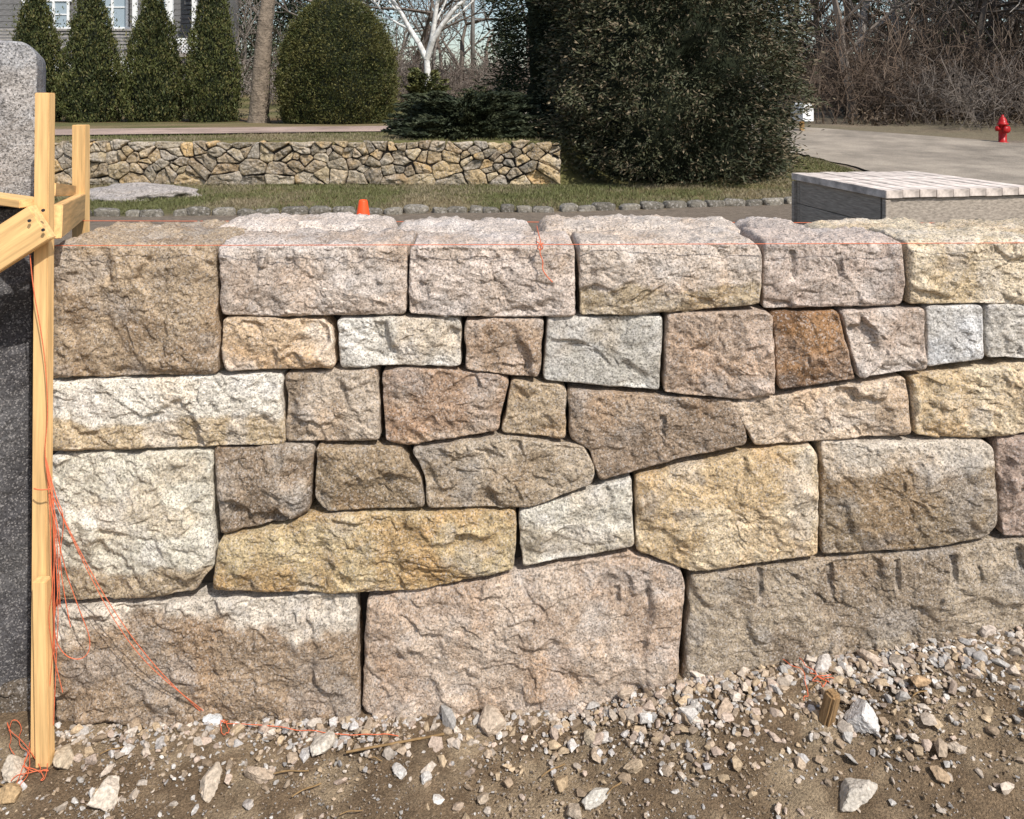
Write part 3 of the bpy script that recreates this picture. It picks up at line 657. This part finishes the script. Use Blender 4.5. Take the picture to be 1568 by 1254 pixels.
bc=[(.13,.105,.085),(.18,.15,.125),(.09,.07,.057),(.155,.12,.095),(.26,.23,.20)]
for i in range(106):
    if i<68: x=rng.uniform(9,34); y=rng.uniform(25,46)
    else: x=rng.uniform(-30,9); y=rng.uniform(44,75)
    if x<y*.36+1 and y<40: x=y*.36+1+rng.uniform(0,12)
    tubes(acc,T_[rng.integers(7)],bc[rng.integers(5)],4,(x,y,float(gz(x,y))-.1),rng.uniform(.8,1.5),rng.uniform(0,6.3),.012)
acc.make('bare_woods',M_twig,False)
acc=Acc()
for i in range(130):
    x=rng.uniform(9.5,30); y=rng.uniform(24.5,36)
    if x<y*.37+.5: x=y*.37+.5+rng.uniform(0,8)
    tubes(acc,Bq[rng.integers(7)],np.array(bc[rng.integers(4)])*rng.uniform(.5,1.15)*np.array([1.06,.96,.86]),3,(x,y,float(gz(x,y))-.1),rng.uniform(.6,1.5),rng.uniform(0,6.3),.009)
for i in range(60):
    x=rng.uniform(12,30); y=rng.uniform(19.5,24.5)+max(0,(14-x))*1.2
    if (y-18.2)<(11.6-x)*.2+1.2 : continue
    tubes(acc,Bq[rng.integers(7)],np.array(bc[rng.integers(4)])*.85,3,(x,y,float(gz(x,y))-.1),rng.uniform(.5,.9),rng.uniform(0,6.3),.008)
for i in range(45):
    x=rng.uniform(-14,2); y=rng.uniform(31,42)
    tubes(acc,Bq[rng.integers(7)],np.array(bc[rng.integers(4)])*1.3,3,(x,y,float(gz(x,y))-.1),rng.uniform(.5,1.1),rng.uniform(0,6.3),.012)
acc.make('understory_brush',M_twig,False)
acc=Acc()
def clumps(n,xr,yr,zr,rad,cols,per,L,W,cond=None):
    for i in range(n):
        x=rng.uniform(*xr);y=rng.uniform(*yr)
        if cond and not cond(x,y): continue
        r_=rng.uniform(*rad); z=float(gz(x,y))+rng.uniform(*zr)
        d=norm(rng.normal(size=(per,3)))*rng.uniform(.3,1,(per,1))**.5*r_*[1,1,.8]
        c=np.array(cols[rng.integers(len(cols))])*rng.uniform(.6,1.4,(per,1))
        leafmesh(acc,d+[x,y,z],rng.normal(size=(per,3)),L,W,c,rng)
right=lambda x,y:x>y*.37+1.5
clumps(75,(11,34),(26,38),(1.8,7),(.5,1.4),[(.035,.05,.02),(.065,.075,.028)],450,.13,.045,right)
clumps(110,(9,34),(23,34),(.0,.5),(.5,1.1),[(.11,.078,.05),(.085,.063,.045)],220,.14,.05,right)
clumps(150,(11,55),(44,60),(0,5.0),(1.5,3.0),[(.08,.066,.053),(.055,.047,.04),(.04,.042,.028)],420,.32,.12,lambda x,y:x>y*.34)
clumps(170,(-48,-9),(50,64),(0,9),(1.5,3),[(.05,.06,.03),(.09,.08,.06),(.035,.05,.025)],420,.32,.12,lambda x,y:x<-y*.15)
clumps(150,(-14,24),(70,100),(0,2.2),(1.5,2.8),[(.16,.14,.12),(.12,.11,.09),(.08,.085,.06)],350,.35,.14)
acc.make('distant_woods',M_leaf,False)
# ---------- grass blades
rng=np.random.default_rng(15); n=90000
x=rng.uniform(-9,6.2,n); y=rng.uniform(9,12.25,n); k=(y>curby(x)+.08); x=x[k];y=y[k]
x2=rng.uniform(-9,.5,16000); y2=rng.uniform(12.5,15.5,16000); k=y2<np.interp(x2,[-8.5,-2.2,.5],[13.6,15.5,17]); x=np.r_[x,x2[k]]; y=np.r_[y,y2[k]]
x3=rng.uniform(2.5,6.1,22000); y3=rng.uniform(12.3,16,22000); x=np.r_[x,x3];y=np.r_[y,y3]
k=fbm(np.c_[x*1.5,y*1.5,0*x],3)+rng.normal(0,.3,len(x))>-.45; x=x[k];y=y[k]; n=len(x)
P=np.c_[x,y,gz(x,y)+.01]; hh=rng.uniform(.018,.05,n); a=rng.uniform(0,6.3,n); wv=.006
V=np.stack([P-np.c_[np.cos(a),np.sin(a),0*a]*wv,P+np.c_[np.cos(a),np.sin(a),0*a]*wv,P+np.c_[rng.normal(0,.02,n),rng.normal(0,.02,n),hh]],1).reshape(-1,3)
mm=ss(-.3,.4,fbm(P*.9,3)+rng.normal(0,.2,n))[:,None]; C=np.array([.12,.125,.045])*(1-mm)+np.array([.24,.195,.12])*mm
mesh_np('grass',V,[np.arange(3*n).reshape(n,3)],M_leaf,np.repeat(C*rng.uniform(.7,1.2,(n,1)),3,0),False)
# ---------- hydrant
hy=empty('fire_hydrant'); hx,hyy=11.33,18.4; hz=float(gz(hx,hyy))
def lathe(name,prof,loc,mat,parent,rot=None,seg=20):
    bm=bmesh.new(); vs=[[bm.verts.new((r_*math.cos(a),r_*math.sin(a),z)) for a in np.linspace(0,2*math.pi,seg,endpoint=False)] for r_,z in prof]
    for a,b_ in zip(vs[:-1],vs[1:]):
        for i in range(seg): bm.faces.new((a[i],a[(i+1)%seg],b_[(i+1)%seg],b_[i])).smooth=True
    bm.faces.new(vs[-1]); bm.faces.new(vs[0][::-1])
    me=bpy.data.meshes.new(name); bm.to_mesh(me); bm.free(); me.materials.append(mat); o=bpy.data.objects.new(name,me); bpy.context.scene.collection.objects.link(o); o.location=loc; o.parent=parent
    if rot: o.rotation_euler=rot
    return o
lathe('barrel',[(.13,0),(.13,.03),(.085,.04),(.085,.42),(.12,.43),(.12,.46),(.095,.47),(.085,.54),(.05,.6),(.025,.62),(.025,.66)],(hx,hyy,hz),M_red,hy)
for s_ in (-1,1): lathe('side_outlet',[(.05,0),(.05,.04),(.06,.045),(.06,.075),(.02,.085),(.02,.1)],(hx+s_*.07,hyy,hz+.34),M_red,hy,(0,s_*math.pi/2,0))
lathe('front_outlet',[(.065,0),(.065,.05),(.08,.055),(.08,.1),(.02,.11)],(hx,hyy-.07,hz+.32),M_red,hy,(math.pi/2,0,0))
# mailbox
mb=empty('mailbox'); mx,my=X(1222,21),21; mz=float(gz(mx,my))
bm=bmesh.new(); sec=[(-.11,0),(.11,0),(.11,.14)]+[(.11*math.cos(a),.14+.11*math.sin(a)) for a in np.linspace(0,math.pi,9)[1:]]
A_=[bm.verts.new((x_,-.26,z_)) for x_,z_ in sec]; B_=[bm.verts.new((x_,.26,z_)) for x_,z_ in sec]
bm.faces.new(A_); bm.faces.new(B_[::-1])
for i in range(len(sec)): bm.faces.new((A_[i],B_[i],B_[(i+1)%len(sec)],A_[(i+1)%len(sec)]))
bmesh.ops.recalc_face_normals(bm,faces=bm.faces[:])
me=bpy.data.meshes.new('box'); bm.to_mesh(me); bm.free(); me.materials.append(M_white); o=bpy.data.objects.new('box',me); bpy.context.scene.collection.objects.link(o); o.scale=(1.5,1.0,1.9); o.location=(mx+.1,my,mz+.28); o.rotation_euler=(0,0,.3); o.parent=mb
box('post',(mx+.1,my,mz+.12),(.1,.1,.36),M_pine,mb); box('flag',(mx+.28,my,mz+.6),(.01,.05,.14),M_red,mb)
# utility pole
up=empty('utility_pole'); ux,uy=X(724,55),55; uz=float(gz(ux,uy)); M_pole=plain('pole_wood',(.22,.2,.18),.9,5,.3)
lathe('pole',[(.16,0),(.11,11)],(ux,uy,uz),M_pole,up); box('crossarm',(ux,uy,uz+10),(2.2,.12,.12),M_pole,up); box('lower_arm',(ux,uy,uz+5.1),(1.2,.1,.1),M_pole,up); lathe('transformer',[(.2,0),(.22,.05),(.22,.7),(.1,.78)],(ux+.35,uy,uz+8),M_pole,up)
for k,zz in enumerate((10.1,7.5,5.2)): tube('wire_%d'%k,[(ux-40,uy+6,uz+zz-.2),(ux-18,uy+3,uz+zz-.8),(ux,uy,uz+zz),(ux+20,uy-3,uz+zz-.9),(ux+45,uy-7,uz+zz)],.02,M_black,up)
# ---------- house
ho=empty('shingled_house'); M_sh=plain('grey_shingle',(.16,.155,.15),.9,5,.3,(1,1,6),.02); M_roof=plain('roof_shingle',(.07,.065,.06),.9,8,.3)
M_deck=plain('deck_wood',(.30,.28,.26),.85,6,.3); mgl,nt,b=newmat('window_glass'); b.inputs['Base Color'].default_value=(.3,.36,.4,1); b.inputs['Roughness'].default_value=.08; b.inputs['Specular IOR Level'].default_value=.8
hy0=38
def hx_(u): return X(u,hy0)
def hz_(v_): return Z(v_,hy0)
box('body',(hx_(60),hy0+4.1,5),(13.5,8,8),M_sh,ho,None,0)
bm=bmesh.new(); x_l=hx_(60)-7.2; xr_=hx_(60)+7.15
vv=[bm.verts.new(c) for c in ((x_l,hy0-.5,8.9),(xr_,hy0-.5,8.9),(xr_,hy0+8.7,8.9),(x_l,hy0+8.7,8.9),(x_l,hy0+4.1,12.2),(xr_,hy0+4.1,12.2))]
for f in ((0,1,5,4),(2,3,4,5),(1,2,5),(3,0,4),(0,3,2,1)): bm.faces.new([vv[i] for i in f])
me=bpy.data.meshes.new('roof'); bm.to_mesh(me); bm.free(); me.materials.append(M_roof); o=bpy.data.objects.new('roof',me); bpy.context.scene.collection.objects.link(o); o.parent=ho
for k in range(26): box('siding_course_%d'%k,(hx_(60),hy0+.085,1.6+k*.28),(13.5,.02,.26),M_sh,ho,(-.06,0,0),0)
def window(ua,ub,va,vb,n=2):
    xa,xb,za,zb=hx_(ua),hx_(ub),hz_(vb),hz_(va); xc=(xa+xb)/2;zc=(za+zb)/2
    box('window_glass',(xc,hy0+.02,zc),(xb-xa,.05,zb-za),mgl,ho,None,0)
    box('window_head',(xc,hy0-.03,zb+.06),(xb-xa+.3,.08,.14),M_white,ho,None,.005); box('window_sill',(xc,hy0-.04,za-.05),(xb-xa+.3,.12,.12),M_white,ho,None,.005)
    for i in range(n+1):
        box('window_jamb',(xa+(xb-xa)*i/n,hy0-.03,zc),(.11,.08,zb-za),M_white,ho,None,.005)
    box('window_rail',(xc,hy0-.02,zc),(xb-xa,.05,.06),M_white,ho,None,0)
window(38,105,2,42,3); window(150,195,-20,42,2); window(-90,-20,2,42,3); window(222,256,-30,34,1); window(38,105,-120,-60,3); window(150,195,-120,-60,2)
yd=36.2
def dx_(u): return X(u,yd)
def dz_(v_): return Z(v_,yd)
box('deck_floor',((dx_(-150)+dx_(300))/2,yd+.8,dz_(84)),(dx_(300)-dx_(-150),2.0,.2),M_deck,ho)
box('rail_top',((dx_(-150)+dx_(262))/2,yd-.15,dz_(46)),(dx_(262)-dx_(-150),.1,.09),M_deck,ho)
box('rail_mid',((dx_(-150)+dx_(262))/2,yd-.15,dz_(74)),(dx_(262)-dx_(-150),.08,.08),M_deck,ho)
for k in range(5): box('rail_slat_%d'%k,((dx_(-150)+dx_(262))/2,yd-.15,dz_(51+k*5)),(dx_(262)-dx_(-150),.03,.07),M_deck,ho,None,0)
for u in (-100,-20,75,140,207,262,298): box('porch_post',(dx_(u),yd-.02,dz_(84)+(3 if u in(207,262,298) else .6)),(.2,.12,6 if u in(207,262,298) else 1.2),M_white,ho)
for k in range(14):
    box('stair_tread_%d'%k,(dx_(282),yd+.3+.12*k,dz_(55)+.2+.22*k),(dx_(296)-dx_(268),.3,.05),M_black,ho,None,0)
def lattice(ua,ub,va,vb):
    xa,xb,za,zb=dx_(ua),dx_(ub),dz_(vb),dz_(va); n_=int((xb-xa+zb-za)/.16)
    for sgn in (1,-1):
        for i in range(n_):
            c0=xa-(zb-za)+i*.16 if sgn>0 else xa+i*.16
            t0=max(0,(xa-c0)) if sgn>0 else max(0,c0-xb); t1=min(zb-za,xb-c0) if sgn>0 else min(zb-za,c0-xa)
            if t1-t0<.06: continue
            a=Vector((c0+sgn*t0,yd-.12-.012*sgn,za+t0)); b_=Vector((c0+sgn*t1,yd-.12-.012*sgn,za+t1)); m_=(a+b_)/2; L=(b_-a).length
            box('lattice_strip',m_,(.05,.01,L),M_white,ho,(0,sgn*math.pi/4,0),0)
    box('lattice_top',((xa+xb)/2,yd-.12,zb),(xb-xa,.06,.08),M_white,ho,None,0)
lattice(264,296,60,82); lattice(76,262,88,116)
# ---------- light, sky, camera
el=math.radians(48); az=math.radians(146)
sv=Vector((math.sin(az)*math.cos(el),math.cos(az)*math.cos(el),math.sin(el)))
L=bpy.data.lights.new('sun','SUN'); L.energy=4.7; L.angle=math.radians(.53); L.color=(1,.965,.91)
o=bpy.data.objects.new('sun',L); bpy.context.scene.collection.objects.link(o); o.rotation_euler=sv.to_track_quat('Z','Y').to_euler()
wd=bpy.data.worlds.new('World'); bpy.context.scene.world=wd; wd.use_nodes=True; nt=wd.node_tree
sk=nt.nodes.new('ShaderNodeTexSky'); sk.sky_type='NISHITA'; sk.sun_disc=False; sk.sun_elevation=el; sk.sun_rotation=az; sk.air_density=1.1; sk.dust_density=1.5
nt.links.new(sk.outputs[0],nt.nodes['Background'].inputs[0]); nt.nodes['Background'].inputs[1].default_value=.15
cam=bpy.data.cameras.new('camera'); cam.sensor_width=36; cam.lens=36*F/1568; cam.shift_y=-(627-HZ)/1568; cam.clip_end=3000; cam.clip_start=.05
co=bpy.data.objects.new('camera',cam); bpy.context.scene.collection.objects.link(co); co.location=(0,0,H); co.rotation_euler=(math.pi/2,0,0)
sc=bpy.context.scene; sc.camera=co; sc.view_settings.view_transform='Standard'; sc.view_settings.look='None'; sc.view_settings.exposure=0
